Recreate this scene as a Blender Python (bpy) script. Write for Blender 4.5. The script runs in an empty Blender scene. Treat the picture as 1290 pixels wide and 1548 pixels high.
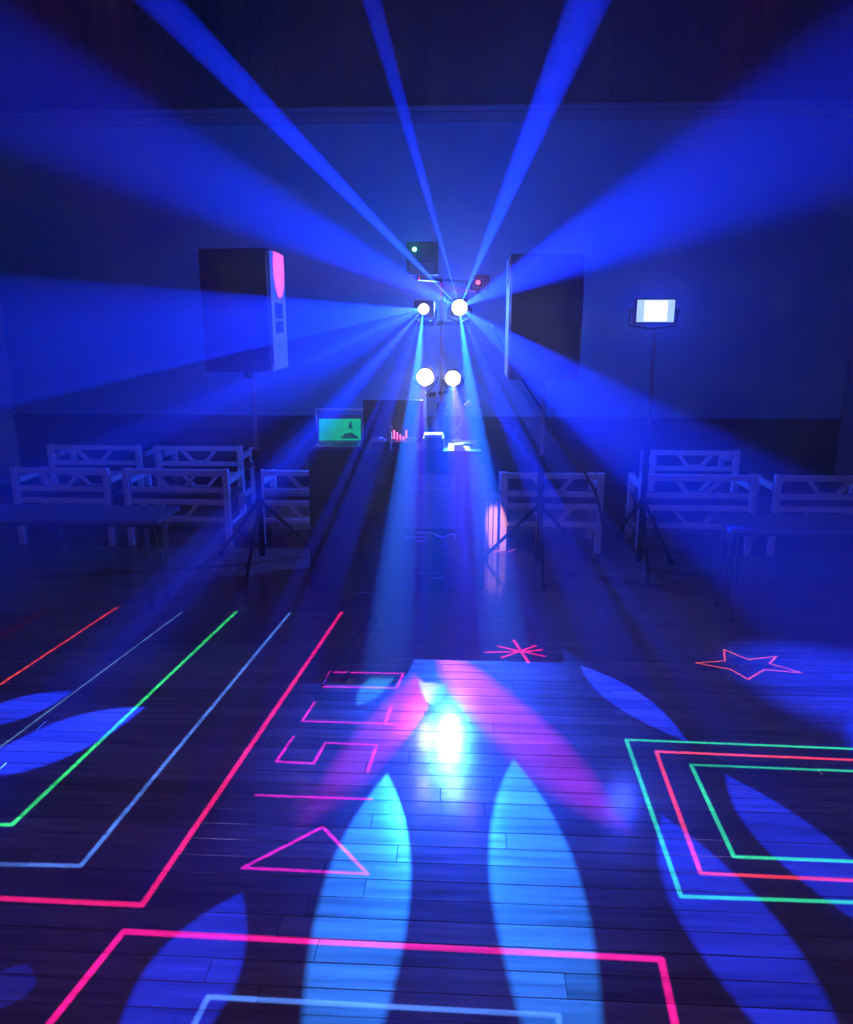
import bpy, bmesh, math, random
from mathutils import Vector, Matrix
random.seed(7)
sc = bpy.context.scene
COL = sc.collection
# ------------------------------------------------------------------ camera, world, exposure
sc.view_settings.view_transform = 'Standard'
sc.view_settings.look = 'None'
sc.view_settings.gamma = 1.0
sc.view_settings.use_curve_mapping = False
sc.view_settings.exposure = 0.0
CAM = Vector((0, 0, 1.6)); F = 1150.0
ROT = Matrix.Rotation(math.radians(3.0), 3, 'Z') @ Matrix.Rotation(math.radians(90 - 14.3), 3, 'X')
cd = bpy.data.cameras.new('camera'); cd.sensor_fit = 'HORIZONTAL'; cd.sensor_width = 36; cd.lens = F / 1290 * 36
cam = bpy.data.objects.new('camera', cd); COL.objects.link(cam)
cam.matrix_world = Matrix.Translation(CAM) @ ROT.to_4x4(); sc.camera = cam

def ray(px, py): return ROT @ Vector(((px - 645) / F, -(py - 774) / F, -1))
def at(px, py, Y):                       # the point seen at a pixel of the photo, on the plane y = Y
    d = ray(px, py); return CAM + d * (Y / d.y)
def fl(px, py):                          # the point of the floor seen at a pixel
    d = ray(px, py); return CAM + d * (-CAM.z / d.z)

HAZE = 0.05
w = bpy.data.worlds.new('hall_haze'); sc.world = w; w.use_nodes = True
wn = w.node_tree; wn.nodes['Background'].inputs[0].default_value = (0, 0, 0, 1); wn.nodes['Background'].inputs[1].default_value = 0
vs = wn.nodes.new('ShaderNodeVolumeScatter'); vs.inputs['Density'].default_value = HAZE; vs.inputs['Anisotropy'].default_value = 0.6
wn.links.new(vs.outputs[0], wn.nodes['World Output'].inputs['Volume'])
cy = sc.cycles
cy.volume_bounces = 0; cy.max_bounces = 2; cy.diffuse_bounces = 1; cy.glossy_bounces = 2; cy.transmission_bounces = 1
cy.sample_clamp_indirect = 4.0; cy.use_denoising = True

# ------------------------------------------------------------------ helpers
MATS = {}
def mat(name, col, rough=.6, metal=0., spec=.5, noise=0., nscale=20., bump=0., emit=None, estr=0.):
    if name in MATS: return MATS[name]
    m = bpy.data.materials.new(name); m.use_nodes = True; nt = m.node_tree; b = nt.nodes['Principled BSDF']
    b.inputs['Base Color'].default_value = (*col, 1); b.inputs['Roughness'].default_value = rough
    b.inputs['Metallic'].default_value = metal; b.inputs['Specular IOR Level'].default_value = spec
    if noise or bump:
        tc = nt.nodes.new('ShaderNodeTexCoord'); n = nt.nodes.new('ShaderNodeTexNoise'); n.inputs['Scale'].default_value = nscale; n.inputs['Detail'].default_value = 4
        nt.links.new(tc.outputs['Object'], n.inputs['Vector'])
        if noise:
            r = nt.nodes.new('ShaderNodeMapRange'); r.inputs[3].default_value = 1 - noise; r.inputs[4].default_value = 1 + noise
            nt.links.new(n.outputs['Fac'], r.inputs[0])
            mx = nt.nodes.new('ShaderNodeVectorMath'); mx.operation = 'SCALE'; mx.inputs[0].default_value = col
            nt.links.new(r.outputs[0], mx.inputs['Scale']); nt.links.new(mx.outputs[0], b.inputs['Base Color'])
        if bump:
            bp = nt.nodes.new('ShaderNodeBump'); bp.inputs['Strength'].default_value = bump; bp.inputs['Distance'].default_value = .01
            nt.links.new(n.outputs['Fac'], bp.inputs['Height']); nt.links.new(bp.outputs[0], b.inputs['Normal'])
    if emit:
        b.inputs['Emission Color'].default_value = (*emit, 1); b.inputs['Emission Strength'].default_value = estr
        m.cycles.emission_sampling = 'NONE'
    MATS[name] = m
    return m

class MB:
    def __init__(s): s.v = []; s.f = []
    def add(s, vs, fs):
        k = len(s.v); s.v += [tuple(v) for v in vs]; s.f += [tuple(i + k for i in f) for f in fs]; return s
    def box(s, a, b):
        x0, y0, z0 = a; x1, y1, z1 = b
        return s.add([(x, y, z) for x in (x0, x1) for y in (y0, y1) for z in (z0, z1)],
                     [(0, 1, 3, 2), (4, 6, 7, 5), (0, 4, 5, 1), (2, 3, 7, 6), (0, 2, 6, 4), (1, 5, 7, 3)])
    def bbox(s, a, b, c=.01):            # box with all its edges chamfered
        bm = bmesh.new(); bmesh.ops.create_cube(bm, size=1)
        for v in bm.verts: v.co = Vector(((a[i] + b[i]) / 2 + v.co[i] * (b[i] - a[i]) for i in range(3)))
        bmesh.ops.bevel(bm, geom=bm.edges[:], offset=c, segments=2, affect='EDGES', profile=.6)
        bm.verts.index_update()
        s.add([v.co for v in bm.verts], [[v.index for v in f.verts] for f in bm.faces]); bm.free(); return s
    def tube(s, pts, r, n=8, r2=None):
        pts = [Vector(p) for p in pts]; m = len(pts); rings = []
        for i, p in enumerate(pts):
            t = (pts[min(i + 1, m - 1)] - pts[max(i - 1, 0)]).normalized()
            u = t.cross(Vector((0, 0, 1)) if abs(t.z) < .9 else Vector((0, 1, 0))).normalized(); v = t.cross(u)
            rr = r if r2 is None else r + (r2 - r) * i / (m - 1)
            rings.append([p + (u * math.cos(2 * math.pi * k / n) + v * math.sin(2 * math.pi * k / n)) * rr for k in range(n)])
        fs = [[i * n + k, i * n + (k + 1) % n, (i + 1) * n + (k + 1) % n, (i + 1) * n + k] for i in range(m - 1) for k in range(n)]
        fs += [list(range(n))[::-1], [(m - 1) * n + k for k in range(n)]]
        return s.add([q for g in rings for q in g], fs)
    def lathe(s, c, axis, prof, n=20):   # prof = (distance along the axis, radius)
        c = Vector(c); t = Vector(axis).normalized()
        u = t.cross(Vector((0, 0, 1)) if abs(t.z) < .9 else Vector((0, 1, 0))).normalized(); v = t.cross(u)
        m = len(prof)
        vs = [c + t * d + (u * math.cos(2 * math.pi * k / n) + v * math.sin(2 * math.pi * k / n)) * max(r, 1e-4) for d, r in prof for k in range(n)]
        fs = [[i * n + k, i * n + (k + 1) % n, (i + 1) * n + (k + 1) % n, (i + 1) * n + k] for i in range(m - 1) for k in range(n)]
        fs += [list(range(n))[::-1], [(m - 1) * n + k for k in range(n)]]
        return s.add(vs, fs)
    def prism(s, poly, y0, y1):          # polygon in x,z extruded along y
        n = len(poly)
        return s.add([(x, y0, z) for x, z in poly] + [(x, y1, z) for x, z in poly],
                     [list(range(n)), list(range(n, 2 * n))[::-1]] + [[i, i + n, (i + 1) % n + n, (i + 1) % n] for i in range(n)])
    def build(s, name, m, parent=None, loc=None, smooth=False):
        me = bpy.data.meshes.new(name); me.from_pydata(s.v, [], s.f)
        bm = bmesh.new(); bm.from_mesh(me); bmesh.ops.recalc_face_normals(bm, faces=bm.faces); bm.to_mesh(me); bm.free()
        me.materials.append(m)
        if smooth: me.polygons.foreach_set('use_smooth', [True] * len(me.polygons))
        o = bpy.data.objects.new(name, me); COL.objects.link(o)
        if parent: o.parent = parent
        if loc is not None: o.location = loc
        return o

def tag(o, label, cat=None, group=None, kind=None):
    if label: o['label'] = label
    if cat: o['category'] = cat
    if group: o['group'] = group
    if kind: o['kind'] = kind
    return o
def thing(name, label, cat, loc, rz=0, group=None):
    o = bpy.data.objects.new(name, None); o.empty_display_size = .1; COL.objects.link(o)
    o.location = loc; o.rotation_euler = (0, 0, rz)
    return tag(o, label, cat, group)
def struct(o): o['kind'] = 'structure'; return o
def copy_tree(o, parent=None):
    c = o.copy(); COL.objects.link(c); c.parent = parent
    for ch in [x for x in COL.objects if x.parent == o]: copy_tree(ch, c)
    return c

# lights -----------------------------------------------------------
def aim(o, src, tgt):
    o.location = src; o.rotation_euler = (Vector(tgt) - Vector(src)).to_track_quat('-Z', 'Y').to_euler()
def spot(name, src, tgt, half, col, power, blend=.3, half_v=None, size=.0012):
    """theatre spot: half = half beam angle in degrees, half_v = its vertical half angle if the beam is oval"""
    L = bpy.data.lights.new(name, 'SPOT'); L.energy = power; L.color = col
    hv = half if half_v is None else half_v; big = max(half, hv)
    L.spot_size = 2 * math.radians(big); L.spot_blend = blend; L.shadow_soft_size = size
    o = bpy.data.objects.new(name, L); COL.objects.link(o); aim(o, src, tgt)
    o.scale = (half / big, hv / big, 1)
    return o
def pool(name, src, tip, end, width, col, power, blend=.25, sharp=1.6):
    """effect-light beam through a leaf-shaped gobo; its footprint runs from tip to end (photo pixels) and is width metres across"""
    src = Vector(src); d1 = (fl(*tip) - src).normalized(); d2 = (fl(*end) - src).normalized()
    ax = (d1 + d2).normalized(); hv = d1.angle(d2) / 2
    t = -src.z / ax.z; hh = math.atan(width / 2 / t)
    Y_ = d2 - d1; Y_ = (Y_ - ax * Y_.dot(ax)).normalized(); X_ = Y_.cross(-ax)
    big = max(hh, hv)
    L = bpy.data.lights.new(name, 'SPOT'); L.energy = power; L.color = col; L.spot_size = 2 * big; L.spot_blend = .02; L.shadow_soft_size = .002
    o = bpy.data.objects.new(name, L); COL.objects.link(o)
    m3 = Matrix((X_, Y_, -ax)).transposed()
    o.matrix_world = Matrix.Translation(src) @ m3.to_4x4() @ Matrix.Diagonal((max(hh / big, .02), max(hv / big, .02), 1, 1))
    L.use_nodes = True; nt = L.node_tree; N = nt.nodes; K = nt.links.new; em = N['Emission']
    geo = N.new('ShaderNodeNewGeometry')
    def dot(v):
        d = N.new('ShaderNodeVectorMath'); d.operation = 'DOT_PRODUCT'; K(geo.outputs['Normal'], d.inputs[0]); d.inputs[1].default_value = v; return d.outputs['Value']
    def op(kind, a, b=None, clamp=False):
        n_ = N.new('ShaderNodeMath'); n_.operation = kind; n_.use_clamp = clamp
        for q, v in ((0, a), (1, b)):
            if v is None: continue
            if isinstance(v, (int, float)): n_.inputs[q].default_value = v
            else: K(v, n_.inputs[q])
        return n_.outputs[0]
    A_ = dot(ax)
    u = op('ABSOLUTE', op('DIVIDE', dot(X_ / math.tan(hh)), A_)); v = op('ABSOLUTE', op('DIVIDE', dot(Y_ / math.tan(hv)), A_))
    f = op('SUBTRACT', op('SUBTRACT', 1, op('POWER', v, sharp)), u)
    K(op('DIVIDE', f, blend, True), em.inputs[1]); em.inputs[0].default_value = (1, 1, 1, 1)
    return o

def laser(name, src, lines, col, power, width=.016, aimpx=None):
    """scanning laser: a spot with a gobo that lets light out only along straight strokes drawn on the floor"""
    src = Vector(src)
    pts = [fl(*p) for l in lines for p in l]
    dirs = [(p - src).normalized() for p in pts]
    ax = sum(dirs, Vector()).normalized()
    half = max(math.degrees(ax.angle(d)) for d in dirs) + 2
    L = bpy.data.lights.new(name, 'SPOT'); L.energy = 180.0; L.spot_size = 2 * math.radians(half); L.spot_blend = 0; L.shadow_soft_size = .001
    o = bpy.data.objects.new(name, L); COL.objects.link(o); aim(o, src, src + ax)
    L.use_nodes = True; nt = L.node_tree; N = nt.nodes; K = nt.links.new; em = N['Emission']
    geo = N.new('ShaderNodeNewGeometry')
    sep = N.new('ShaderNodeSeparateXYZ'); K(geo.outputs['Normal'], sep.inputs[0])
    inv = N.new('ShaderNodeMath'); inv.operation = 'DIVIDE'; inv.inputs[0].default_value = -src.z; K(sep.outputs[2], inv.inputs[1])
    sca = N.new('ShaderNodeVectorMath'); sca.operation = 'SCALE'; K(geo.outputs['Normal'], sca.inputs[0]); K(inv.outputs[0], sca.inputs['Scale'])
    p = N.new('ShaderNodeVectorMath'); p.operation = 'ADD'; K(sca.outputs[0], p.inputs[0]); p.inputs[1].default_value = src
    acc = None
    for l in lines:
        for A, B in zip(l, l[1:]):
            a, b = fl(*A), fl(*B); ba = b - a
            s = N.new('ShaderNodeVectorMath'); s.operation = 'SUBTRACT'; K(p.outputs[0], s.inputs[0]); s.inputs[1].default_value = a
            d = N.new('ShaderNodeVectorMath'); d.operation = 'DOT_PRODUCT'; K(s.outputs[0], d.inputs[0]); d.inputs[1].default_value = ba / ba.length_squared
            c = N.new('ShaderNodeMath'); c.operation = 'ADD'; c.use_clamp = True; K(d.outputs['Value'], c.inputs[0]); c.inputs[1].default_value = 0
            e = N.new('ShaderNodeVectorMath'); e.operation = 'SCALE'; e.inputs[0].default_value = ba; K(c.outputs[0], e.inputs['Scale'])
            g = N.new('ShaderNodeVectorMath'); g.operation = 'DISTANCE'; K(s.outputs[0], g.inputs[0]); K(e.outputs[0], g.inputs[1])
            if acc is None: acc = g.outputs['Value']
            else:
                m = N.new('ShaderNodeMath'); m.operation = 'MINIMUM'; K(acc, m.inputs[0]); K(g.outputs['Value'], m.inputs[1]); acc = m.outputs[0]
    mr = N.new('ShaderNodeMapRange'); K(acc, mr.inputs[0])
    mr.inputs[1].default_value = width * .3; mr.inputs[2].default_value = width * .7; mr.inputs[3].default_value = power / 180; mr.inputs[4].default_value = 0
    # a scanner dwells longer where it throws further: even brightness along the stroke
    c3 = N.new('ShaderNodeMath'); c3.operation = 'POWER'; K(sep.outputs[2], c3.inputs[0]); c3.inputs[1].default_value = 3
    dv = N.new('ShaderNodeMath'); dv.operation = 'DIVIDE'; K(mr.outputs[0], dv.inputs[0]); K(c3.outputs[0], dv.inputs[1])
    ab = N.new('ShaderNodeMath'); ab.operation = 'ABSOLUTE'; K(dv.outputs[0], ab.inputs[0])
    K(ab.outputs[0], em.inputs[1]); em.inputs[0].default_value = (*col, 1)
    return o

# ------------------------------------------------------------------ the positions of the lamps on the rig
YL = 4.80
S_L = at(641, 467, YL); S_R = at(695, 465, YL); S_PL = at(643, 570, YL); S_PR = at(685, 572, YL)
S_G = at(627, 377, YL); S_RED = at(723, 427, YL)
S_FLOOD = at(992, 470, 4.71)
BLUE = (.004, .022, 1.0); CYAN = (.008, .13, 1.0); MAG = (.30, .006, 1.0); WHITE = (.75, .8, 1.0)

# air beams of the two upper effect lights: (target pixel, plane y of the target, half angle, power, blend)
K_AIR = 12.5
for i, (px, py, Y, h, P, bl) in enumerate((
        (0, 120, 3.3, 7.5, 1800, .6), (240, 0, 3.2, 1.9, 9000, .4), (562, 0, 3.2, 1.2, 4500, .4), (890, 0, 3.2, 2.6, 4400, .4),
        (1290, 165, 3.3, 10.5, 1300, .65), (1015, 700, 3.6, 9.0, 1200, .4), (1250, 960, 3.3, 11.0, 450, 1), (1290, 467, 3.6, 1.6, 220, .6),
        (700, 560, 4.6, 1.2, 150, .5), (640, 560, 4.6, 2.0, 150, .5))):
    spot('beam_spot', S_R + Vector((0, -.06, 0)), at(px, py, Y), h, BLUE, P * K_AIR, bl)
for i, (px, py, Y, h, P, bl) in enumerate((
        (60, 510, 3.2, 7.0, 1900, .25), (200, 565, 3.3, .9, 5000, .9), (250, 640, 3.4, 2.4, 1700, .5), (150, 670, 3.2, 13, 650, 1))):
    spot('beam_spot', S_L + Vector((0, -.06, 0)), at(px, py, Y), h, BLUE, P * K_AIR, bl)
for sp, px, py, h, P, bl in ((S_L, 90, 1640, .9, 1500, 1), (S_L, 1400, 1540, .9, 2200, 1), (S_L, -190, 1400, 2.6, 1000, .3), (S_L, -260, 1470, .9, 3600, 1),
                             (S_L, 641, 1850, .6, 2000, .9), (S_L, 880, 1850, .6, 1800, .9), (S_L, 1130, 1850, .6, 1900, .9), (S_R, 722, 1850, .8, 1500, .9)):
    spot('beam_spot', sp + Vector((0, -.06, 0)), fl(px, py), h, BLUE, P * K_AIR, bl)
for sp, px, py, h, P in ((S_PL, 570, 1800, 2.2, 140), (S_PL, 76, 1800, 1.6, 90), (S_PR, 880, 1800, 1.6, 80), (S_PR, 1080, 1800, 1.4, 60)):
    spot('beam_spot', sp + Vector((0, -.06, 0)), fl(px, py), h, BLUE, P * K_AIR, .6)

# pools of light on the dance floor
K_POOL = 3.5
for s, tip, end, wd, col, P in (
        (S_L, (586, 1165), (455, 1900), .27, CYAN, 2700), (S_R, (776, 1143), (910, 1900), .28, CYAN, 2700),
        (S_L, (368, 1345), (150, 1700), .26, BLUE, 2100), (S_R, (1000, 1228), (1330, 1760), .28, BLUE, 2100),
        (S_R, (1095, 1168), (1420, 1480), .24, BLUE, 1700), (S_R, (876, 1005), (1045, 1125), .18, BLUE, 1500),
        (S_L, (222, 1068), (-90, 1185), .30, BLUE, 2400), (S_L, (112, 1044), (-80, 1105), .22, BLUE, 1700),
        (S_L, (40, 1455), (-40, 1540), .16, BLUE, 600)):
    pool('effect_spot', s + Vector((0, -.06, 0)), tip, end, wd, col, P * K_POOL, .14, 1.9)
for s, tip, end, wd, col, P, bl in (
        (S_PR, (660, 985), (965, 1270), .26, MAG, 560, .5), (S_PL, (668, 1000), (445, 1260), .20, MAG, 330, .5),
        (S_PL, (655, 980), (655, 1068), .14, (.06, .5, 1), 300, .3), (S_PL, (600, 1000), (538, 1068), .12, (.02, .3, 1), 400, .3),
        (S_PR, (690, 940), (700, 1800), 1.5, (.006, .045, 1), 1300, .9)):
    pool('par_spot', s + Vector((0, -.07, 0)), tip, end, wd, col, P * K_POOL, bl, 3.5)

# added blue fill light at the back of the rig (built below as fill_bulb), washing the wall behind
L = bpy.data.lights.new('wall_fill', 'POINT'); L.energy = 160; L.color = (.02, .08, 1); L.shadow_soft_size = .03
o = bpy.data.objects.new('wall_fill', L); COL.objects.link(o); o.location = (S_L + S_R) / 2 + Vector((0, .30, .02))

# the red lamp of the rig also strikes the side of the left loudspeaker and the end of a bench
spot('red_spot', S_RED + Vector((0, -.12, -.06)), at(414, 404, 4.85), 6.5, (1, .03, .12), 700, .2, 8.5)
spot('warm_spot', S_PR + Vector((0.05, -.03, 0)), at(748, 782, 5.15), 4.5, (1, .38, .3), 200, .6)

# laser figures on the floor
K_LAS = 3400.0
SG = Vector((-.9, .3, 4.29)); SR_ = Vector((.9, .3, 4.29))     # two added laser sources under the ceiling, unseen above the frame
PINK = (1, .02, .55)
laser('laser_pink', SG, [[(-300, 1344), (215, 1368), (517, 925)]], PINK, 1.0 * K_LAS, .018)
laser('laser_blue', SG, [[(-300, 1299), (122, 1309), (438, 927)]], (.03, .16, 1), 2.2 * K_LAS, .016)
laser('laser_green', SG, [[(-300, 1237), (18, 1247), (357, 925)]], (.02, 1, .35), 1.4 * K_LAS, .016)
laser('laser_teal', SG, [[(-150, 1241), (277, 924)]], (.06, .25, .8), 1.0 * K_LAS, .011)
laser('laser_orange', SG, [[(-150, 1134), (177, 918)]], (1, .1, .03), 1.0 * K_LAS, .013)
laser('laser_violet', SG, [[(-20, 975), (72, 922)]], (.3, .01, .12), .6 * K_LAS, .012)
laser('laser_pink', SR_, [[(187, 1408), (1000, 1450), (1054, 1700), (-40, 1690), (187, 1408)]], (1, .015, .9), 1.0 * K_LAS, .018)
laser('laser_blue', SR_, [[(280, 1575), (315, 1507), (845, 1535), (846, 1580)]], (.03, .16, 1), 2.2 * K_LAS, .014)
laser('laser_green', SR_, [[(947, 1118), (1030, 1355), (1790, 1381), (1560, 1143), (947, 1118)], [(1045, 1156), (1110, 1295), (1630, 1315), (1500, 1174), (1045, 1156)]], (.02, 1, .7), 1.3 * K_LAS, .014)
laser('laser_red', SR_, [[(992, 1136), (1060, 1320), (1700, 1350), (1530, 1159), (992, 1136)]], (1, .09, .2), 1.0 * K_LAS, .014)
laser('laser_star', SR_, [[(1053, 1002), (1096, 999), (1095, 982), (1131, 997), (1174, 992), (1164, 1003), (1213, 1017), (1156, 1012), (1131, 1027), (1106, 1012), (1053, 1002)]], (1, .2, .1), .9 * K_LAS, .010)
laser('laser_burst', SR_, [[(735, 986), (783, 985)], [(777, 968), (799, 1001)], [(754, 977), (823, 992)], [(759, 994), (810, 976)], [(787, 986), (819, 982)]], (1, .015, .35), 1.5 * K_LAS, .014)
laser('laser_letters', SG, [[(499, 1016), (610, 1018), (600, 1040), (489, 1038), (499, 1016)], [(476, 1061), (457, 1090), (582, 1094), (592, 1068)], [(582, 1094), (644, 1099)],
      [(444, 1113), (418, 1151), (474, 1154), (492, 1123), (570, 1126), (556, 1166)], [(388, 1202), (562, 1208)], [(488, 1250), (367, 1312), (556, 1321), (488, 1250)]], (.45, .008, .9), 1.6 * K_LAS, .012)

# ------------------------------------------------------------------ the hall
XL = at(32, 690, 7.0).x; XR = at(1262, 690, 7.0).x; YB = 7.0; YF = -3.2; H = 4.6
def floor_material():
    m = bpy.data.materials.new('oiled_floorboards'); m.use_nodes = True; nt = m.node_tree; N = nt.nodes; K = nt.links.new; b = N['Principled BSDF']
    tc = N.new('ShaderNodeTexCoord'); mp = N.new('ShaderNodeMapping'); mp.inputs['Scale'].default_value = (2.2, 38, 10)
    K(tc.outputs['Object'], mp.inputs[0])
    oi = N.new('ShaderNodeObjectInfo'); ad = N.new('ShaderNodeVectorMath'); ad.operation = 'ADD'
    sc_ = N.new('ShaderNodeMath'); sc_.operation = 'MULTIPLY'; sc_.inputs[1].default_value = 37; K(oi.outputs['Random'], sc_.inputs[0])
    K(mp.outputs[0], ad.inputs[0]); K(sc_.outputs[0], ad.inputs[1])
    n = N.new('ShaderNodeTexNoise'); n.inputs['Scale'].default_value = 1.0; n.inputs['Detail'].default_value = 6; n.inputs['Roughness'].default_value = .65
    K(ad.outputs[0], n.inputs['Vector'])
    r = N.new('ShaderNodeValToRGB'); r.color_ramp.elements[0].position = .3; r.color_ramp.elements[0].color = (.20, .095, .06, 1)
    r.color_ramp.elements[1].position = .72; r.color_ramp.elements[1].color = (.46, .25, .16, 1)
    K(n.outputs['Fac'], r.inputs[0])
    hv = N.new('ShaderNodeHueSaturation'); vr = N.new('ShaderNodeMapRange'); vr.inputs[3].default_value = .72; vr.inputs[4].default_value = 1.2
    K(oi.outputs['Random'], vr.inputs[0]); K(vr.outputs[0], hv.inputs['Value']); K(r.outputs[0], hv.inputs['Color']); K(hv.outputs[0], b.inputs['Base Color'])
    rr = N.new('ShaderNodeMapRange'); rr.inputs[3].default_value = .09; rr.inputs[4].default_value = .19; K(n.outputs['Fac'], rr.inputs[0]); K(rr.outputs[0], b.inputs['Roughness'])
    bp = N.new('ShaderNodeBump'); bp.inputs['Strength'].default_value = .05; bp.inputs['Distance'].default_value = .004; K(n.outputs['Fac'], bp.inputs['Height']); K(bp.outputs[0], b.inputs['Normal'])
    return m
FLOORM = floor_material()
floor = struct(MB().box((XL - .2, YF - .2, -.12), (XR + .2, YB + .2, -.012)).build('floor', mat('floor_gap', (.02, .012, .01), .9)))
PW = .076                                              # board width; boards run across the hall
rest = MB(); cache = {}
def in_view(x, y):
    v = ROT.transposed() @ (Vector((x, y, 0)) - CAM)
    if v.z >= -.1: return False
    px = 645 + F * v.x / -v.z; py = 774 - F * v.y / -v.z
    return -10 < px < 1300 and py < 1560
k = 0; y = YF
while y < YB:
    x = XL - random.random() * 1.2
    while x < XR:
        ln = random.choice((.9, 1.2, 1.5, 1.8))
        a, b_ = max(x, XL), min(x + ln, XR)
        if b_ - a > .05:
            seen = 1.15 < y < 3.45 and (in_view(a, y) or in_view(b_, y) or in_view((a + b_) / 2, y))
            if seen:
                L_ = round(b_ - a, 3); dz = random.uniform(-.0007, .0002)
                if L_ not in cache:
                    mb = MB().add([(sx * (L_ / 2 - .0005 - c), sy * (PW / 2 - .0005 - c), z) for z, c in ((-.012, 0), (-.001, 0), (0, .001)) for sx, sy in ((-1, -1), (1, -1), (1, 1), (-1, 1))],
                                  [(8, 9, 10, 11), (0, 1, 5, 4), (1, 2, 6, 5), (2, 3, 7, 6), (3, 0, 4, 7), (4, 5, 9, 8), (5, 6, 10, 9), (6, 7, 11, 10), (7, 4, 8, 11)])
                    o = mb.build('plank', FLOORM, floor); cache[L_] = o.data
                else:
                    o = bpy.data.objects.new('plank', cache[L_]); COL.objects.link(o); o.parent = floor
                o.location = ((a + b_) / 2, y + PW / 2, dz)
            else:
                rest.box((a + .0005, y + .0005, -.012), (b_ - .0005, y + PW - .0005, random.uniform(-.0007, .0002)))
        x += ln
    y += PW
tag(rest.build('plank_field', FLOORM, floor), 'far floorboards', kind='stuff')

WALL = mat('painted_plaster', (.10, .28, .40), .75, noise=.12, nscale=3, bump=.05)
DARKW = mat('dark_wood_panel', (.012, .015, .032), .5, noise=.25, nscale=12)
struct(MB().box((XL - .2, YB, -.012), (XR + .2, YB + .2, H)).build('wall_back', WALL))
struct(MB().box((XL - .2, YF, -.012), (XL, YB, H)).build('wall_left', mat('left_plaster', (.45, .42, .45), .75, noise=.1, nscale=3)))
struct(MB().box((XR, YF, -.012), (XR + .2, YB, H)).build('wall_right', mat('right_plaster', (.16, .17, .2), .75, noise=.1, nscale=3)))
struct(MB().box((XL - .2, YF - .2, -.012), (XR + .2, YF, H)).build('wall_front', WALL))
struct(MB().box((XL - .2, YF - .2, H), (XR + .2, YB + .2, H + .15)).build('ceiling', mat('dark_ceiling', (.06, .06, .07), .8)))
# moulded rail high on the back wall, dark boarding above it, dark dado below
zr = at(645, 186, YB).z; zt = at(645, 165, YB).z
rail = struct(MB().bbox((XL, YB - .09, zr), (XR, YB, zr + (zt - zr) * .62), .012).build('trim_1', mat('rail_paint', (.16, .19, .24), .5)))
MB().bbox((XL, YB - .13, zr + (zt - zr) * .62), (XR, YB, zt), .012).build('cornice', mat('rail_paint', (.2, .2, .2)), rail)
up = struct(MB().box((XL, YB - .02, zt), (XR, YB, H)).build('trim_2', DARKW))
n = int((XR - XL) / .115); bmesh_board = None
for i in range(n):
    x = XL + (XR - XL) * (i + .5) / n; hw = (XR - XL) / n / 2 - .006
    if bmesh_board is None:
        o = MB().bbox((-hw, -.022, zt - .001), (hw, 0, H - .01), .006).build('board', DARKW, up); bmesh_board = o.data
    else:
        o = bpy.data.objects.new('board', bmesh_board); COL.objects.link(o); o.parent = up
    o.location = (x, YB - .02, 0)
zd = at(1100, 632, YB).z
dado = struct(MB().box((XL, YB - .03, 0), (XR, YB, zd - .04)).build('trim_3', DARKW))
MB().bbox((XL, YB - .055, zd - .04), (XR, YB, zd), .01).build('dado_cap', DARKW, dado)
for i in range(9):
    x0 = XL + (XR - XL) * i / 9 + .08; x1 = XL + (XR - XL) * (i + 1) / 9 - .08
    MB().bbox((x0, YB - .045, .16), (x1, YB - .028, zd - .12), .008).build('dado_panel', DARKW, dado)
MB().bbox((XL, YB - .05, 0), (XR, YB - .028, .1), .006).build('skirting', DARKW, dado)
struct(MB().bbox((XL, YF, 0), (XL + .02, YB - .06, .12), .006).build('baseboard_left', DARKW))
struct(MB().bbox((XR - .02, YF, 0), (XR, YB - .06, .12), .006).build('baseboard_right', DARKW))

# ------------------------------------------------------------------ benches
WOODW = mat('white_painted_wood', (.85, .8, .82), .45, noise=.08, nscale=15)
SEATM = mat('dark_seat_wood', (.10, .08, .09), .5, noise=.2, nscale=14)
def bench(W, label, loc, rz=0, group='white benches along the back of the hall'):
    """low bench standing with its fretted back towards the camera"""
    t = thing('bench', label, 'bench', loc, rz, group)
    D = .40; P = .045; HT = .57; x0, x1 = -W / 2, W / 2
    for sx in (-1, 1):
        x = sx * (W / 2 - P / 2)
        MB().bbox((x - P / 2, 0, 0), (x + P / 2, P, HT), .005).build('leg', WOODW, t)
        MB().bbox((x - P / 2, D - P, 0), (x + P / 2, D, .50), .005).build('leg', WOODW, t)
        MB().bbox((x - .018, P, .45), (x + .018, D - P, .49), .005).build('armrest', WOODW, t)
        MB().bbox((x - .014, P, .12), (x + .014, D - P, .16), .004).build('side_rail', WOODW, t)
    def fret(zb, zt_, name):
        r = MB().bbox((x0 + P, .004, zt_ - .038), (x1 - P, P - .004, zt_), .004).build(name, WOODW, t)
        MB().bbox((x0 + P, .004, zb), (x1 - P, P - .004, zb + .036), .004).build(name, WOODW, t)
        zi0, zi1 = zb + .036, zt_ - .038; iw = W - 2 * P
        for s in (-1, 1):
            c0 = s * iw * .09; c1 = s * iw * .21
            MB().prism([(c0 - .017, zi0), (c0 + .017, zi0), (c1 + .017, zi1), (c1 - .017, zi1)], .008, P - .008).build('brace', WOODW, t)
        MB().prism([(-iw * .1, zi0), (iw * .1, zi0), (iw * .075, zi0 + .012), (-iw * .075, zi0 + .012)], .008, P - .008).build('centre_block', WOODW, t)
    fret(.40, HT - .005, 'back_rail'); fret(.185, .35, 'apron_rail')
    MB().bbox((x0 + .005, P + .002, .345), (x1 - .005, D - P - .002, .372), .006).build('seat', SEATM, t)
    MB().bbox((x0 + P, D - P + .006, .30), (x1 - P, D - .006, .345), .005).build('front_rail', WOODW, t)
    return t
YBN = 5.16
def bx(p0, p1, Y):                       # bench between two pixel columns, on the line y = Y
    a = at(p0, 740, Y).x; b = at(p1, 740, Y).x; return (a + b) / 2, b - a
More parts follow.
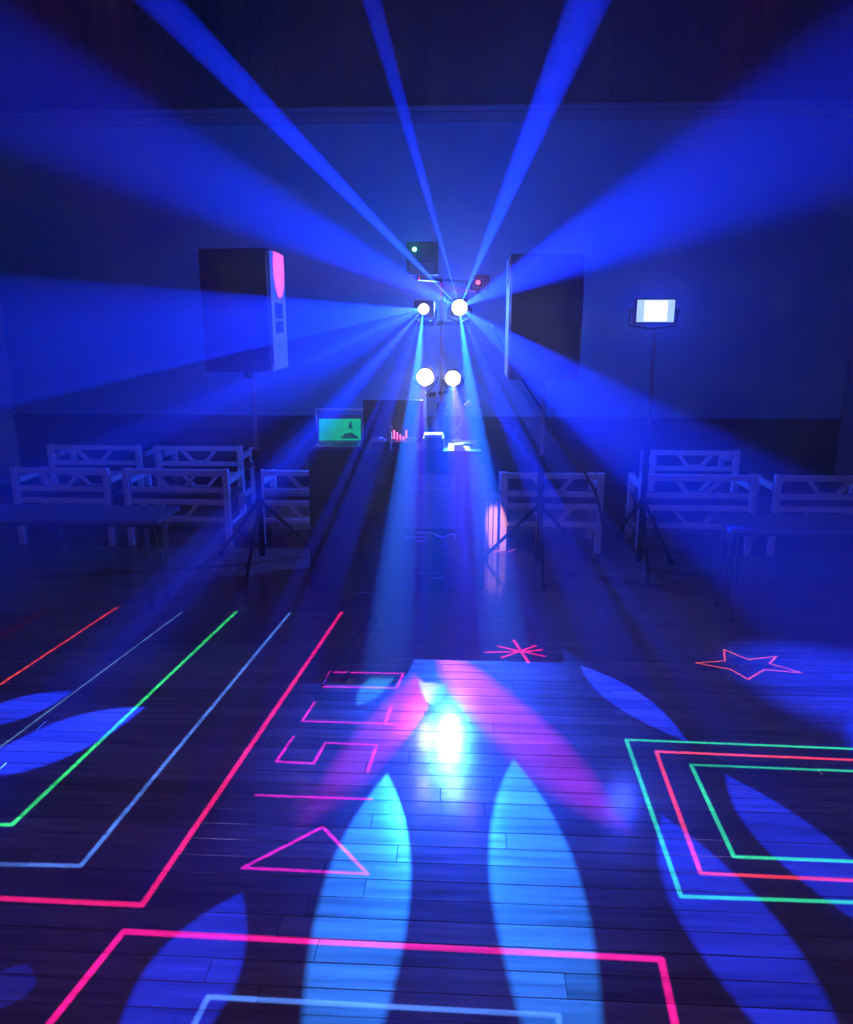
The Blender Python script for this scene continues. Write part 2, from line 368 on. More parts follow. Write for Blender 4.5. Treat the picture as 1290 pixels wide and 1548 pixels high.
for p0, p1, lab in ((18, 165, 'low white fretted bench behind the left low table, nearest the left wall'),
                    (186, 346, 'low white fretted bench second from the left wall, left of the left loudspeaker stand'),
                    (388, 546, 'low white fretted bench half hidden behind the left end of the black disc jockey table'),
                    (758, 914, 'low white fretted bench right of the black disc jockey table, lit pink at its end'),
                    (968, 1146, 'low white fretted bench behind the flood lamp tripod'),
                    (1172, 1340, 'low white fretted bench at the right edge, above the right low table')):
    x, W = bx(p0, p1, YBN); bench(W, lab, (x, YBN, 0), 0)
for p0, p1, lab in ((72, 212, 'farther white bench by the back wall, its top rail showing above the two leftmost benches'),
                    (234, 366, 'farther white bench by the back wall, behind the left loudspeaker stand'),
                    (985, 1120, 'farther white bench by the back wall, showing above the bench behind the flood lamp')):
    a = at(p0, 690, 6.15).x; b = at(p1, 690, 6.15).x
    bench(b - a, lab, ((a + b) / 2, 6.15, 0), 0, 'white benches near the back wall')

# upright slatted box beside the bench next to the table
pa = at(732, 757, 5.2); pb = at(752, 830, 5.2)
t = thing('slatted_box', 'upright pale wooden box between the disc jockey table and a bench, lit orange', 'box', ((pa.x + pb.x) / 2, 5.2, 0))
bw = pb.x - pa.x; bh = pa.z
MB().bbox((-bw / 2, .012, 0), (bw / 2, .24, bh - .005), .004).build('body', SEATM, t)
for k in range(3):
    x = -bw / 2 + bw * (k + .5) / 3
    MB().bbox((x - bw / 6 + .003, 0, .01), (x + bw / 6 - .003, .014, bh), .003).build('slat', WOODW, t)
MB().bbox((-bw / 2 - .004, -.004, bh), (bw / 2 + .004, .245, bh + .014), .003).build('lid', SEATM, t)

# ------------------------------------------------------------------ low tables with hairpin legs
CHROME = mat('chrome', (.75, .75, .78), .18, 1.0)
TABM = mat('dark_laminate', (.15, .16, .19), .4, noise=.08, nscale=8)
def low_table(x0, x1, Y, z, legs, label):
    W = x1 - x0; t = thing('low_table', label, 'table', ((x0 + x1) / 2, Y, 0), 0, 'low tables at the sides')
    D = .34
    MB().bbox((-W / 2, 0, z - .026), (W / 2, D, z), .006).build('tabletop', TABM, t)
    MB().bbox((-W / 2 + .04, .03, z - .05), (W / 2 - .04, D - .03, z - .026), .004).build('apron', mat('table_apron', (.06, .06, .07), .6), t)
    for lx in legs:
        for ly in (.05, D - .05):
            s = 1 if lx > 0 else -1
            for off in (-.03, .03):
                MB().tube([(lx + off, ly, z - .05), (lx + off * .15 + s * .02, ly, .012)], .007, 8, .005).build('hairpin_leg', CHROME, t)
            MB().lathe((lx + s * .02, ly, 0), (0, 0, 1), [(0, .014), (.012, .014), (.016, .008)], 10).build('foot', mat('rubber', (.02, .02, .02), .8), t)
    return t
p = at(238, 787, 3.9); low_table(p.x - 1.5, p.x, 3.9, p.z, (.63, -.63), 'low narrow table with thin chrome legs at the left edge')
p = at(1105, 799, 3.9); low_table(p.x, p.x + 1.5, 3.9, p.z, (-.66, .63), 'low narrow table with thin chrome legs at the right edge')

# ------------------------------------------------------------------ disc jockey table, its cloth
YT = 4.32; tl = at(466, 680, YT); tr = at(728, 680, YT); ZT = tl.z; TX = (tl.x + tr.x) / 2; TW = tr.x - tl.x; TD = .46
BLKM = mat('black_metal', (.015, .015, .017), .4, .6)
t = thing('dj_table', 'folding table hidden under a black cloth, carrying the laptops and mixer', 'table', (TX, YT + .03, 0))
MB().bbox((-TW / 2 + .02, 0, ZT - .045), (TW / 2 - .02, TD - .06, ZT - .008), .006).build('tabletop', mat('table_board', (.2, .17, .14), .6), t)
for sx in (-1, 1):
    for ly in (.05, TD - .11):
        MB().tube([(sx * (TW / 2 - .1), ly, 0), (sx * (TW / 2 - .1), ly, ZT - .045)], .013).build('leg', BLKM, t)
    MB().tube([(sx * (TW / 2 - .1), .05, .12), (sx * (TW / 2 - .1), TD - .11, .12)], .009).build('stretcher', BLKM, t)
CLOTH = mat('black_cloth', (.014, .014, .018), .8, noise=.2, nscale=60, bump=.15)
def cloth_mesh():
    mb = MB(); n = 220; W, D = TW, TD; r = .02
    per = 2 * (W + D)
    def edge(s):
        s = s % per
        if s < W: return Vector((-W / 2 + s, 0, 0)), Vector((0, -1, 0))
        s -= W
        if s < D: return Vector((W / 2, s, 0)), Vector((1, 0, 0))
        s -= D
        if s < W: return Vector((W / 2 - s, D, 0)), Vector((0, 1, 0))
        s -= W
        return Vector((-W / 2, D - s, 0)), Vector((-1, 0, 0))
    zs = [ZT, ZT - .01, ZT - .06, ZT * .75, ZT * .5, ZT * .25, .012]
    for j, z in enumerate(zs):
        f = max(0, (ZT - .06 - z) / ZT)
        for i in range(n):
            p_, nn = edge(per * i / n); s = per * i / n
            wv = (math.sin(s * 31) + .6 * math.sin(s * 53 + 1)) * .012 * f + .02 * f
            q = p_ + nn * wv; mb.v.append((q.x, q.y, z))
    for j in range(len(zs) - 1):
        for i in range(n): mb.f.append((j * n + i, j * n + (i + 1) % n, (j + 1) * n + (i + 1) % n, (j + 1) * n + i))
    mb.f.append(tuple(range(n)))
    return mb
cl = tag(cloth_mesh().build('table_cloth', CLOTH, None, (TX, YT, 0)), 'floor-length black cloth draped over the disc jockey table', 'tablecloth')
PRINT = mat('silver_print', (.62, .62, .7), .4)
def cloth_mark(pts, name='printed_mark', wd=.006):
    loc = [at(px, py, YT - .036) - Vector((TX, YT, 0)) for px, py in pts]
    mb = MB()
    for a, b in zip(loc, loc[1:]):
        u = (b - a); nrm = Vector((-u.z, 0, u.x)).normalized() * wd / 2
        mb.prism([(a.x - nrm.x, a.z - nrm.z), (b.x - nrm.x, b.z - nrm.z), (b.x + nrm.x, b.z + nrm.z), (a.x + nrm.x, a.z + nrm.z)], a.y - .002, a.y + .012)
    mb.build(name, PRINT, cl)
cloth_mark([(630, 806), (640, 805), (655, 806), (664, 811), (672, 813)], wd=.010)
cloth_mark([(628, 812), (644, 812)]); cloth_mark([(630, 818), (644, 818)])
cloth_mark([(612, 814), (624, 812)]); cloth_mark([(668, 815), (680, 808), (688, 807), (688, 814)])
cloth_mark([(632, 867), (668, 867)], wd=.005); cloth_mark([(650, 874), (672, 873)], wd=.004)
cloth_mark([(541, 897), (559, 897)], wd=.010)
# lighter front panel of the booth
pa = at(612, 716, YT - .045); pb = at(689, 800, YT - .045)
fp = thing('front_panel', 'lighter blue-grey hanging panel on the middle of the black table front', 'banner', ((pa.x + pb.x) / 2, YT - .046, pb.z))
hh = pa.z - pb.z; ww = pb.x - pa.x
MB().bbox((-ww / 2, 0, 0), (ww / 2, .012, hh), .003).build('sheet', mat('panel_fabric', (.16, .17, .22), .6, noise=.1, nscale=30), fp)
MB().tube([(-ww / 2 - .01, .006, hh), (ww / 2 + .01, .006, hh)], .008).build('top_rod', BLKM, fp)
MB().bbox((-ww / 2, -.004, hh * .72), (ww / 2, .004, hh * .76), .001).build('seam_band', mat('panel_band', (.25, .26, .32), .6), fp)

# ------------------------------------------------------------------ gear on the table
ZC = ZT + .0005
GLOSSB = mat('black_plastic', (.02, .02, .024), .35)
GREY = mat('grey_plastic', (.25, .26, .28), .4)
WHT = mat('white_plastic', (.8, .8, .8), .4)
# laptop with the green picture, turned to the hall
def screen_material():
    m = bpy.data.materials.new('green_screen_picture'); m.use_nodes = True; nt = m.node_tree; N = nt.nodes; K = nt.links.new; b = N['Principled BSDF']
    b.inputs['Base Color'].default_value = (.01, .01, .01, 1); b.inputs['Roughness'].default_value = .3
    tc = N.new('ShaderNodeTexCoord'); n = N.new('ShaderNodeTexNoise'); n.inputs['Scale'].default_value = 9; K(tc.outputs['Object'], n.inputs['Vector'])
    r = N.new('ShaderNodeValToRGB'); r.color_ramp.elements[0].position = .35; r.color_ramp.elements[0].color = (.0, .42, .27, 1); r.color_ramp.elements[1].position = .65; r.color_ramp.elements[1].color = (.0, .62, .26, 1)
    K(n.outputs['Fac'], r.inputs[0]); K(r.outputs[0], b.inputs['Emission Color']); b.inputs['Emission Strength'].default_value = .8
    m.cycles.emission_sampling = 'NONE'
    return m
c = at(511, 676, YT + .05)
lp = thing('laptop', 'open laptop with a bright green picture on its screen', 'laptop', (c.x, YT + .03, ZC), math.radians(4))
lw = .268; lh = .165
MB().bbox((-lw / 2, 0, 0), (lw / 2, .18, .016), .004).build('base', GREY, lp)
kb = MB().bbox((-lw / 2 + .02, .07, .016), (lw / 2 - .02, .165, .019), .001).build('keyboard', GLOSSB, lp)
for rr_ in range(4):
    for cc_ in range(10):
        x = -lw / 2 + .032 + cc_ * .0225; yy = .078 + rr_ * .022
        MB().box((x - .009, yy - .008, .019), (x + .009, yy + .008, .0215)).build('key', GREY, kb)
MB().bbox((-.035, .01, .016), (.035, .055, .0172), .0005).build('touchpad', GLOSSB, lp)
tilt = math.radians(14)
lid = MB().bbox((-lw / 2, -.004, 0), (lw / 2, .004, lh), .003).build('lid', GREY, lp, (0, .182, .014)); lid.rotation_euler = (-tilt, 0, 0)
scr = MB().box((-lw / 2 + .008, -.0055, .008), (lw / 2 - .008, -.004, lh - .026)).build('screen', screen_material(), lid)
FIG = mat('screen_figure', (.01, .02, .02), .4, emit=(0, .06, .10), estr=.8)
MB().prism([(.048, .08), (.078, .08), (.064, .13)], -.0066, -.0056).build('screen_figure', FIG, lid)
MB().prism([(.0, .02), (.03, .05), (.07, .055), (.11, .03), (.115, .018)], -.0066, -.0056).build('screen_figure', FIG, lid)
# frame leaning behind the green laptop
fr = thing('tablet_stand', 'slim pale stand frame behind the green laptop', 'stand', (c.x - .03, YT + .30, ZC))
for sx in (-1, 1): MB().tube([(sx * .13, 0, 0), (sx * .155, .05, .195)], .006).build('upright', WHT, fr)
MB().tube([(-.155, .05, .192), (.155, .05, .192)], .007).build('crossbar', WHT, fr)
MB().bbox((-.14, -.03, 0), (.14, .03, .008), .002).build('foot', GREY, fr)
# second laptop, dark lid towards the hall, on a raised stand
a = at(549, 604, YT + .27); b = at(640, 664, YT + .27)
l2 = thing('laptop', 'closed-back dark laptop lid raised on a stand in the middle of the table', 'laptop', ((a.x + b.x) / 2, YT + .27, ZC))
W2 = b.x - a.x; zb = b.z - ZC; zt2 = a.z - ZC
for sx in (-1, 1):
    MB().tube([(sx * W2 * .35, .0, 0.006), (sx * W2 * .35, .03, zb - .006)], .006).build('stand_leg', BLKM, l2)
    MB().tube([(sx * W2 * .35, -.03, .006), (sx * W2 * .35, .15, .006)], .006).build('stand_foot', BLKM, l2)
MB().bbox((-W2 / 2, .0, zb - .016), (W2 / 2, .2, zb), .003).build('base', GLOSSB, l2)
MB().bbox((-W2 / 2, -.012, zb), (W2 / 2, -.002, zt2), .004).build('lid', mat('laptop_lid', (.022, .022, .03), .45), l2)
MB().tube([(-W2 * .3, -.002, zb), (W2 * .3, -.002, zb)], .006).build('hinge', BLKM, l2)
# mixer / controller
c = at(600, 680, YT + .02)
mx = thing('dj_controller', 'low black mixing controller with a row of pink lights in the middle of the table', 'mixer', (at(596, 680, YT + .1).x, YT + .03, ZC))
CW = .26
MB().bbox((-CW / 2, 0, 0), (CW / 2, .15, .045), .006).build('body', GLOSSB, mx)
PK = mat('pink_led', (.2, .05, .08), .4, emit=(1, .1, .35), estr=2.5)
for i in range(6):
    x = -.02 + i * .018; h_ = .006 + .012 * ((i * 7) % 4)
    MB().bbox((x - .005, .10, .045), (x + .005, .112, .055 + h_), .001).build('level_light', PK, mx)
for i in range(5):
    MB().lathe((-.12 + i * .03, .035, .045), (0, 0, 1), [(0, .009), (.012, .008), (.014, .006)], 10).build('knob', GREY, mx)
for s in (-1, 1):
    MB().lathe((s * .1, .105, .045), (0, 0, 1), [(0, .034), (.008, .034), (.01, .03)], 24).build('jog_wheel', GREY, mx)
    MB().bbox((s * .05 - .006, .02, .045), (s * .05 + .006, .04, .053), .001).build('fader', WHT, mx)
MB().bbox((-CW / 2 + .01, .001, .002), (CW / 2 - .01, .003, .006), .0005).build('front_strip', WHT, mx)
# microphone standing upright
c = at(591, 680, YT + .01)
mc = thing('microphone', 'small microphone standing upright at the table front', 'microphone', (c.x, YT + .012, ZC))
MB().lathe((0, 0, 0), (0, 0, 1), [(0, .011), (.005, .011), (.007, .006), (.11, .007)], 14).build('body', CHROME, mc, smooth=True)
MB().lathe((0, 0, .11), (0, 0, 1), [(0, .007), (.004, .012), (.02, .014), (.032, .009), (.036, .001)], 14).build('head', GREY, mc, smooth=True)
# small amplifier box with a pale top
a = at(637, 664, YT + .02); b = at(662, 680, YT + .02)
ab = thing('amplifier_box', 'small dark blue box with a pale rounded top on the table', 'box', ((a.x + b.x) / 2 + .02, YT + .02, ZC))
MB().bbox((-.058, 0, 0), (.058, .012, .07), .003).build('front_plate', mat('blue_box', (.03, .06, .16), .45), ab)
MB().bbox((-.062, .012, 0), (.062, .12, .072), .005).build('case', GREY, ab)
MB().bbox((-.055, .012, .072), (.055, .11, .09), .008).build('pale_top', WHT, ab)
# papers
pp = thing('paper_sheet', 'white paper lying at the right front edge of the table', 'paper', (at(694, 683, YT + .01).x, YT + .006, ZC))
MB().add([(-.065, 0, 0), (.065, 0, 0), (.065, .10, 0), (-.065, .10, 0), (-.065, 0, .003), (.065, 0, .003), (.06, .10, .010), (-.06, .10, .028)],
         [(0, 1, 2, 3), (4, 5, 6, 7), (0, 1, 5, 4), (1, 2, 6, 5), (2, 3, 7, 6), (3, 0, 4, 7)]).build('sheet', WHT, pp)
MB().bbox((-.03, .03, .02), (.03, .09, .034), .004).build('clip', GREY, pp)
# gooseneck lamp
c = at(692, 672, YT + .31)
gl = thing('gooseneck_lamp', 'thin bent gooseneck lamp at the right end of the table', 'lamp', (c.x, YT + .31, ZC))
MB().lathe((0, 0, 0), (0, 0, 1), [(0, .045), (.012, .043), (.02, .02)], 18).build('base', GREY, gl)
g1 = at(688, 655, YT + .31) - gl.location; g2 = at(697, 638, YT + .31) - gl.location; g3 = at(703, 614, YT + .31) - gl.location; g4 = at(712, 607, YT + .31) - gl.location
MB().tube([(0, 0, .015), g1, g2, g3], .006).build('neck', CHROME, gl)
MB().tube([g3, g4], .012, 10, .018).build('head', WHT, gl)
# thin cable box lid at the right end
a = at(712, 672, YT + .2)
wb = thing('wireless_receiver', 'flat pale receiver box at the right end of the table', 'box', (a.x + .0, YT + .12, ZC))
MB().bbox((-.06, 0, 0), (.06, .1, .03), .004).build('case', GREY, wb)
MB().bbox((-.055, -.002, .022), (.055, .002, .027), .0005).build('stripe', WHT, wb)
for s in (-1, 1): MB().tube([(s * .05, .09, .03), (s * .055, .095, .10)], .003).build('antenna', GLOSSB, wb)

# ------------------------------------------------------------------ tripods, loudspeakers
def tripod(name, label, base, H_, spread, hub, rot=0, r=.017, group=None, cat='stand', metal=None):
    metal = metal or BLKM
    t = thing(name, label, cat, base, rot, group)
    MB().tube([(0, 0, .06), (0, 0, min(1.05, H_ * .6))], r + .004, 12).build('lower_pole', metal, t)
    MB().tube([(0, 0, min(1.0, H_ * .58)), (0, 0, H_)], r - .003, 12).build('upper_pole', mat('steel_tube', (.35, .35, .38), .3, .9), t)
    MB().lathe((0, 0, min(1.02, H_ * .6) - .03), (0, 0, 1), [(0, r + .006), (0.0, r + .014), (.07, r + .014), (.075, r)], 14).build('collar', GLOSSB, t)
    MB().tube([(r, 0, min(1.02, H_ * .6)), (r + .055, 0, min(1.02, H_ * .6))], .007).build('knob', GLOSSB, t)
    MB().lathe((0, 0, hub - .03), (0, 0, 1), [(0, r + .012), (.06, r + .012)], 14).build('hub', GLOSSB, t)
    MB().lathe((0, 0, .10), (0, 0, 1), [(0, r + .010), (.04, r + .010)], 14).build('lower_hub', GLOSSB, t)
    for k in range(3):
        an = 2 * math.pi * k / 3 + math.pi / 6
        u = Vector((math.cos(an), math.sin(an), 0))
        lg = MB().tube([u * .02 + Vector((0, 0, hub)), u * spread + Vector((0, 0, .012))], .011).build('leg', metal, t)
        MB().tube([u * .02 + Vector((0, 0, .12)), u * spread * .55 + Vector((0, 0, hub * .46))], .007).build('strut', metal, t)
        MB().tube([u * (spread - .03) + Vector((0, 0, .014)), u * (spread + .02) + Vector((0, 0, .012))], .012).build('rubber_foot', mat('rubber', (0, 0, 0)), lg)
    return t
CAB = mat('speaker_cabinet', (.035, .035, .04), .55, noise=.15, nscale=80, bump=.1)
SIDEM = mat('speaker_side', (.40, .38, .42), .5, noise=.1, nscale=60)
GRILLE = mat('speaker_grille', (.014, .014, .018), .5, noise=.4, nscale=220, bump=.2)
def speaker(label, base, W, Hh, side):
    t = thing('loudspeaker', label, 'loudspeaker', base, 0, 'loudspeakers on tripods')
    D = .40
    MB().bbox((-W / 2, .02, 0), (W / 2, D, Hh), .012).build('cabinet', CAB, t)
    g = MB().bbox((-W / 2 + .006, -.006, .006), (W / 2 - .006, .02, Hh - .006), .008).build('grille', GRILLE, t)
    for s in (-1, 1):
        p_ = MB().bbox((s * W / 2 - .004, .03, .01), (s * W / 2 + .006, D - .01, Hh - .01), .003).build('side_panel', SIDEM, t)
        for z0, z1 in ((.30, .40), (.42, .55)):
            MB().bbox((s * W / 2 - .002, .10, Hh * (z0 + .02)), (s * W / 2 + .008, .30, Hh * (z1 + .02)), .003).build('handle_recess', GLOSSB, p_)
    MB().lathe((0, .2, -.05), (0, 0, 1), [(0, .024), (.05, .03)], 14).build('pole_socket', BLKM, t)
    MB().bbox((W / 2 - .02, .0, 0.0), (W / 2 + .007, .035, .05), .006).build('corner_cap', GREY, t)
    MB().bbox((-W / 2 - .007, .0, 0.0), (-W / 2 + .02, .035, .05), .006).build('corner_cap', GREY, t)
    return t
YS = 4.60
a = at(303, 375, YS); b = at(410, 563, YS); x0 = at(304, 470, YS).x; x1 = at(408, 470, YS).x
W = x1 - x0; Hs = a.z - b.z
pl = at(384, 610, YS + .2)
speaker('black loudspeaker left of the lighting rig, its side lit pink', ((x0 + x1) / 2, YS, b.z), W, Hs, 1)
tripod('speaker_stand', 'tripod stand under the left loudspeaker', (pl.x, YS + .2, 0), b.z - .052, .40, .42, math.pi / 3 * 2, group='loudspeaker stands')
x0 = at(771, 470, YS).x; x1 = at(881, 470, YS).x; a = at(825, 383, YS); b = at(825, 575, YS)
speaker('black loudspeaker right of the lighting rig', ((x0 + x1) / 2, YS, b.z), x1 - x0, a.z - b.z, -1)
pl = at(822, 620, YS + .2)
tripod('speaker_stand', 'tripod stand under the right loudspeaker', (pl.x, YS + .2 - .0, 0), b.z - .052, .40, .42, math.pi / 3 * 2, group='loudspeaker stands')

# ------------------------------------------------------------------ flood lamp on its tripod
fp_ = at(992, 487, 4.80)
tripod('lamp_stand', 'dark tripod stand carrying the bright flood lamp on the right', (fp_.x, 4.80, 0), fp_.z - .06, .29, .45, math.pi / 3 * 2, .014)
fw = at(1020, 470, 4.71).x - at(963, 470, 4.71).x; fh = at(992, 453, 4.71).z - at(992, 487, 4.71).z
t = thing('flood_lamp', 'rectangular flood lamp glowing white on the right tripod', 'lamp', (S_FLOOD.x, 4.72, at(992, 487, 4.72).z))
MB().bbox((-fw / 2 - .012, 0, -.012), (fw / 2 + .012, .07, fh + .012), .01).build('housing', GLOSSB, t)
FL = mat('flood_lens', (.3, .3, .35), .3, emit=(.35, .55, 1), estr=1.3)
FL2 = mat('flood_core', (.3, .3, .35), .3, emit=(.9, .92, 1), estr=2.5)
gl_ = MB().bbox((-fw / 2, -.006, 0), (fw / 2, .0, fh), .002).build('lens', FL, t)
MB().bbox((-fw * .30, -.010, fh * .06), (fw * .30, -.005, fh * .94), .003).build('led_panel', FL2, gl_)
MB().tube([(-fw / 2 - .03, .04, fh / 2), (-fw / 2 - .03, .05, -.02), (0, .08, -.04), (fw / 2 + .03, .05, -.02), (fw / 2 + .03, .04, fh / 2)], .007).build('yoke', BLKM, t)
for s in (-1, 1): MB().tube([(s * (fw / 2 + .005), .04, fh / 2), (s * (fw / 2 + .04), .04, fh / 2)], .012).build('yoke_knob', GLOSSB, t)
spot('flood_wash', S_FLOOD + Vector((0, -.03, 0)), Vector((.8, 0, 1.5)), 50, (.02, .05, 1), 45, 1, size=.08)

# ------------------------------------------------------------------ lighting rig behind the table
YR = 5.0
rx = at(668, 600, YR).x; ztop = at(640, 418, YR).z
tb = tripod('rig_stand', 'tall black tripod stand of the lighting rig behind the table', (rx, YR, 0), ztop, .28, .40, math.pi / 3, .018)
z1 = at(668, 488, YR).z; xa = at(600, 488, YR).x - rx; xb = at(745, 488, YR).x - rx
MB().tube([(xa, 0, z1), (xb, 0, z1)], .016, 10).build('crossbar', BLKM, tb)
z2 = at(668, 594, YR).z; xc = at(628, 594, YR).x - rx; xd = at(712, 594, YR).x - rx
MB().tube([(xc, 0, z2), (xd, 0, z2)], .013, 10).build('crossbar', BLKM, tb)
z3 = at(668, 424, YR).z; xe = at(600, 424, YR).x - rx; xf = at(745, 424, YR).x - rx
MB().tube([(xe, 0, z3), (xf, 0, z3)], .013, 10).build('crossbar', BLKM, tb)
for x in (xc * .6, xd * .9, xa * .4, xb * .4):
    MB().bbox((x - .014, -.03, (z2 if x in (xc * .6, xd * .9) else z1) - .02), (x + .014, .02, (z2 if x in (xc * .6, xd * .9) else z1) + .02), .004).build('clamp', CHROME, tb)
HOT = mat('lamp_lens_white', (.5, .5, .5), .3, emit=(1, .97, .95), estr=80)
HOTC = mat('lamp_lens_cool', (.5, .5, .5), .3, emit=(.6, .92, 1), estr=90)
def effect_light(src, label, r, em):
    t = thing('effect_light', label, 'stage light', (src.x, src.y, src.z), 0, 'effect lights on the rig')
    MB().bbox((-.062, .0, -.055), (.062, .11, .05), .012).build('housing', GLOSSB, t)
    MB().lathe((0, .0, 0), (0, -1, 0), [(-.005, r + .012), (.012, r + .012), (.014, r + .003), (.002, r)], 24).build('bezel', BLKM, t, smooth=False)
    MB().lathe((0, 0.0, 0), (0, -1, 0), [(0, r), (.006, r * .9), (.011, r * .5), (.013, .0005)], 24).build('lens', em, t, smooth=True)
    MB().tube([(-.07, .06, 0), (-.072, .08, -.06), (0, .15, z1 - src.z + .0), (.072, .08, -.06), (.07, .06, 0)], .005).build('bracket', BLKM, t)
    for i in range(4): MB().bbox((-.05, .02 + i * .022, .05), (.05, .03 + i * .022, .056), .001).build('cooling_fin', GREY, t)
    return t
effect_light(S_L, 'upper left effect light throwing a fan of blue beams', .030, HOT)
effect_light(S_R, 'upper right effect light, the brightest, throwing wide blue beams', .045, HOTC)
def par_can(src, label, r):
    t = thing('par_lamp', label, 'stage light', (src.x, src.y, src.z), 0, 'round lamps on the lower bar')
    MB().lathe((0, .0, 0), (0, 1, 0), [(0, r + .012), (.004, r + .014), (.06, r + .010), (.09, r * .6), (.10, r * .3)], 24).build('can', GLOSSB, t, smooth=True)
    MB().lathe((0, -.001, 0), (0, -1, 0), [(0, r), (.006, r * .92), (.010, r * .6), (.012, .0005)], 24).build('lens', HOT, t, smooth=True)
    MB().tube([(-r - .02, .03, 0), (-r - .02, .05, -.03), (0, .13, z2 - src.z), (r + .02, .05, -.03), (r + .02, .03, 0)], .005).build('bracket', BLKM, t)
    for s in (-1, 1): MB().tube([(s * (r + .006), .03, 0), (s * (r + .032), .03, 0)], .008).build('tilt_knob', CHROME, t)
    return t
par_can(S_PL, 'round white lamp at the left of the lower bar', .052)
par_can(S_PR, 'round warm white lamp at the right of the lower bar', .046)
def laser_box(src, label, em, w_, h_, lx, lz, group):
    t = thing('laser_projector', label, 'laser', (src.x, src.y, src.z), 0, group)
    MB().bbox((lx - w_ / 2, .0, lz - h_), (lx + w_ / 2, .16, lz), .006).build('housing', GLOSSB, t)
    MB().lathe((0, 0, 0), (0, -1, 0), [(-.004, .022), (.004, .022), (.005, .016)], 18).build('aperture_ring', BLKM, t)
    MB().lathe((0, -.005, 0), (0, -1, 0), [(0, .014), (.004, .011), (.007, .0005)], 16).build('aperture', em, t, smooth=True)
    for i in range(5): MB().bbox((lx - w_ * .4, -.002, lz - h_ + .012 + i * .012), (lx + w_ * .4, .002, lz - h_ + .017 + i * .012), .0005).build('vent_slat', GREY, t)
    MB().bbox((lx - w_ * .2, .07, lz - h_ - .02), (lx + w_ * .2, .14, lz - h_), .004).build('mount', BLKM, t)
    return t
laser_box(S_G, 'black laser projector with a green aperture at the top of the rig', mat('green_aperture', (.1, .3, .2), .3, emit=(.15, 1, .5), estr=6), .19, .19, .045, .045, 'laser projectors')
laser_box(S_RED, 'laser projector with a red aperture at the upper right of the rig', mat('red_aperture', (.3, .05, .05), .3, emit=(1, .05, .09), estr=5), .12, .09, .01, .045, 'laser projectors')
spot('green_glow', S_G + Vector((0, -.02, 0)), S_G + Vector((-.05, -1, .05)), 50, (.05, 1, .4), 2, 1)
spot('red_glow', S_RED + Vector((0, -.02, 0)), S_RED + Vector((.05, -1, 0)), 50, (1, .03, .08), 1.5, 1)

# added bulb fitting for the blue fill light at the back of the rig
bp_ = (S_L + S_R) / 2 + Vector((0, .30, .07))
t = thing('fill_bulb', 'small added blue fill bulb hanging behind the pole of the lighting rig', 'lamp', bp_, 0)
MB().lathe((0, 0, 0), (0, 0, 1), [(-.024, .001), (-.02, .009), (-.008, .014), (.004, .010), (.010, .007)], 14).build('bulb', mat('fill_bulb_glow', (.1, .15, .5), .3, emit=(.02, .08, 1), estr=8), t, smooth=True)
MB().lathe((0, 0, .008), (0, 0, 1), [(0, .010), (.03, .010), (.034, .004)], 12).build('socket', GLOSSB, t)
MB().tube([(0, 0, .04), (0, -.02, z3 - bp_.z - .02), (0, YR - bp_.y + .014, z3 - bp_.z)], .003).build('cord', GLOSSB, t)

# added ceiling scanners, drawing the floor figures in place of the rig's lasers
for x, sd in ((SG.x, 'left'), (SR_.x, 'right')):
    t = thing('laser_projector', 'added unseen laser scanner hung under the ceiling above the %s of the dance floor' % sd, 'laser', (x, .3, 4.31), 0, 'added ceiling scanners')
    MB().bbox((-.1, -.12, .02), (.1, .12, .13), .008).build('housing', GLOSSB, t)
    MB().lathe((0, 0, .02), (0, 0, -1), [(0, .03), (.008, .03), (.008, .02)], 18).build('aperture_ring', BLKM, t)
    MB().tube([(-.12, 0, .08), (-.12, 0, .2), (.12, 0, .2), (.12, 0, .08)], .007).build('bracket', BLKM, t)
    MB().tube([(0, 0, .2), (0, 0, H - 4.31)], .012).build('hanger', BLKM, t)

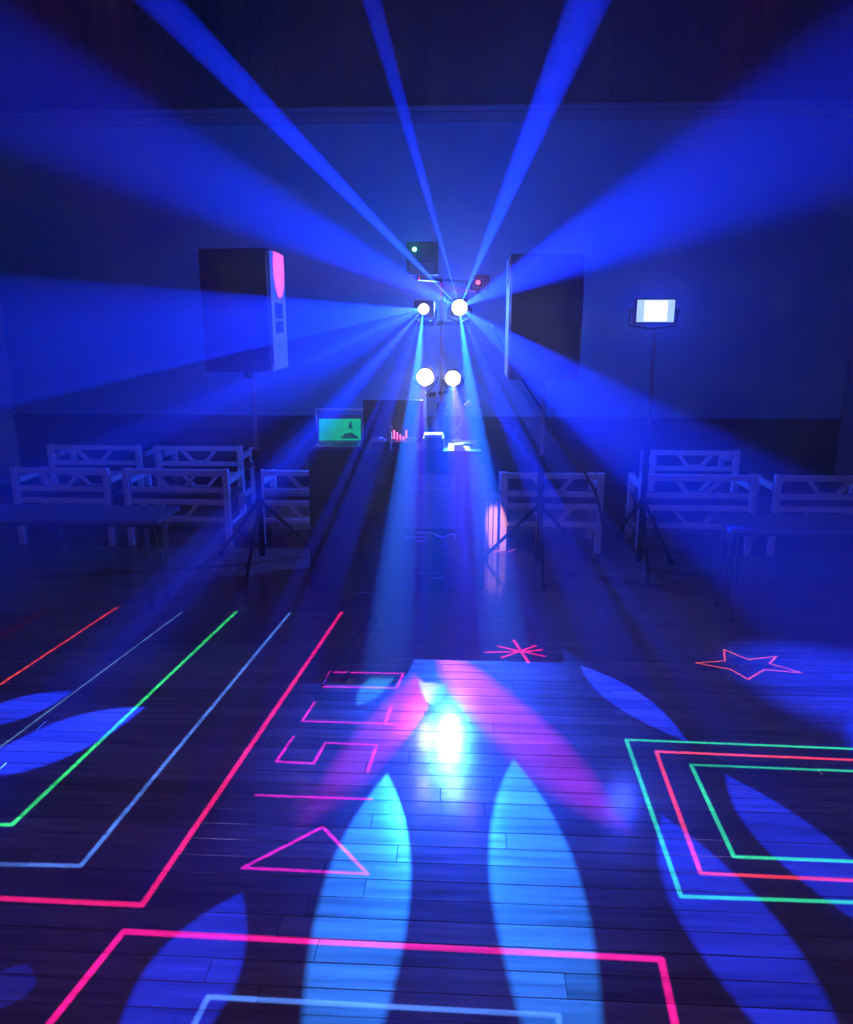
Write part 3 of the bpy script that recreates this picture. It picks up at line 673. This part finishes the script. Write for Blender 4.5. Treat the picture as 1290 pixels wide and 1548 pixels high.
# cables
CAB_M = mat('cable_rubber', (.02, .02, .022), .6)
def cable(name, label, pts, r=.006):
    P = [Vector(p) for p in pts]; out = []
    for i in range(len(P) - 1):
        p0, p1, p2, p3 = P[max(i - 1, 0)], P[i], P[i + 1], P[min(i + 2, len(P) - 1)]
        for k in range(8):
            t_ = k / 8
            out.append(.5 * ((2 * p1) + (p2 - p0) * t_ + (2 * p0 - 5 * p1 + 4 * p2 - p3) * t_ ** 2 + (-p0 + 3 * p1 - 3 * p2 + p3) * t_ ** 3))
    out.append(P[-1])
    return tag(MB().tube(out, r, 6).build(name, CAB_M, None, smooth=True), label, 'cable', 'cables of the rig')
cable('slanting_tube', 'thin black tube slanting from the rig crossbar down to the right', [at(742, 490, 5.08), at(780, 558, 5.08), at(825, 628, 5.08), at(868, 690, 5.08), at(900, 745, 5.08), at(912, 800, 5.08), (at(914, 830, 5.08).x, 5.08, .010)], .008)  # thin dark tube slanting down from the crossbar end
zz = Vector((0, 0, .007))
cable('floor_cable', 'left of two thin cables running from the table over the floor', [fl(565, 932) + zz, fl(545, 955) + zz, fl(522, 985) + zz, fl(505, 1012) + zz, fl(488, 1038) + zz])
cable('floor_cable', 'right of two thin cables running from the table over the floor', [fl(572, 934) + zz, fl(556, 962) + zz, fl(540, 990) + zz, fl(530, 1010) + zz, fl(522, 1030) + zz])
cable('lamp_cable', 'thin cable hanging from the right round lamp to the table', [at(686, 585, 4.93), at(690, 620, 4.93), at(691, 650, 4.93), at(690, 700, 4.93)], .004)

# ------------------------------------------------------------------ added pendants for ambient fill, unseen behind the camera
for x in (-2.0, 2.0):
    t = thing('fill_pendant', 'added globe pendant for ambient fill on the ceiling, %s side of the hall' % ('left' if x < 0 else 'right'), 'lamp', (x, -.6, H), 0, 'added fill pendants')
    MB().lathe((0, 0, 0), (0, 0, -1), [(0, .06), (.03, .05), (.035, .01)], 18).build('ceiling_rose', GREY, t)
    MB().tube([(0, 0, -.03), (0, 0, -.75)], .005).build('cord', GLOSSB, t)
    MB().lathe((0, 0, -.74), (0, 0, -1), [(0, .03), (.05, .035), (.06, .07), (.12, .115), (.18, .12), (.25, .09), (.285, .03), (.29, .001)], 20).build('globe', mat('globe_glass', (.5, .5, .55), .4, emit=(.35, .25, .6), estr=.3), t, smooth=True)
    L = bpy.data.lights.new('ambient_fill', 'POINT'); L.energy = 26; L.color = (.5, .36, 1); L.shadow_soft_size = .13
    o = bpy.data.objects.new('ambient_fill', L); COL.objects.link(o); o.location = (x, -.6, H - 1.2)
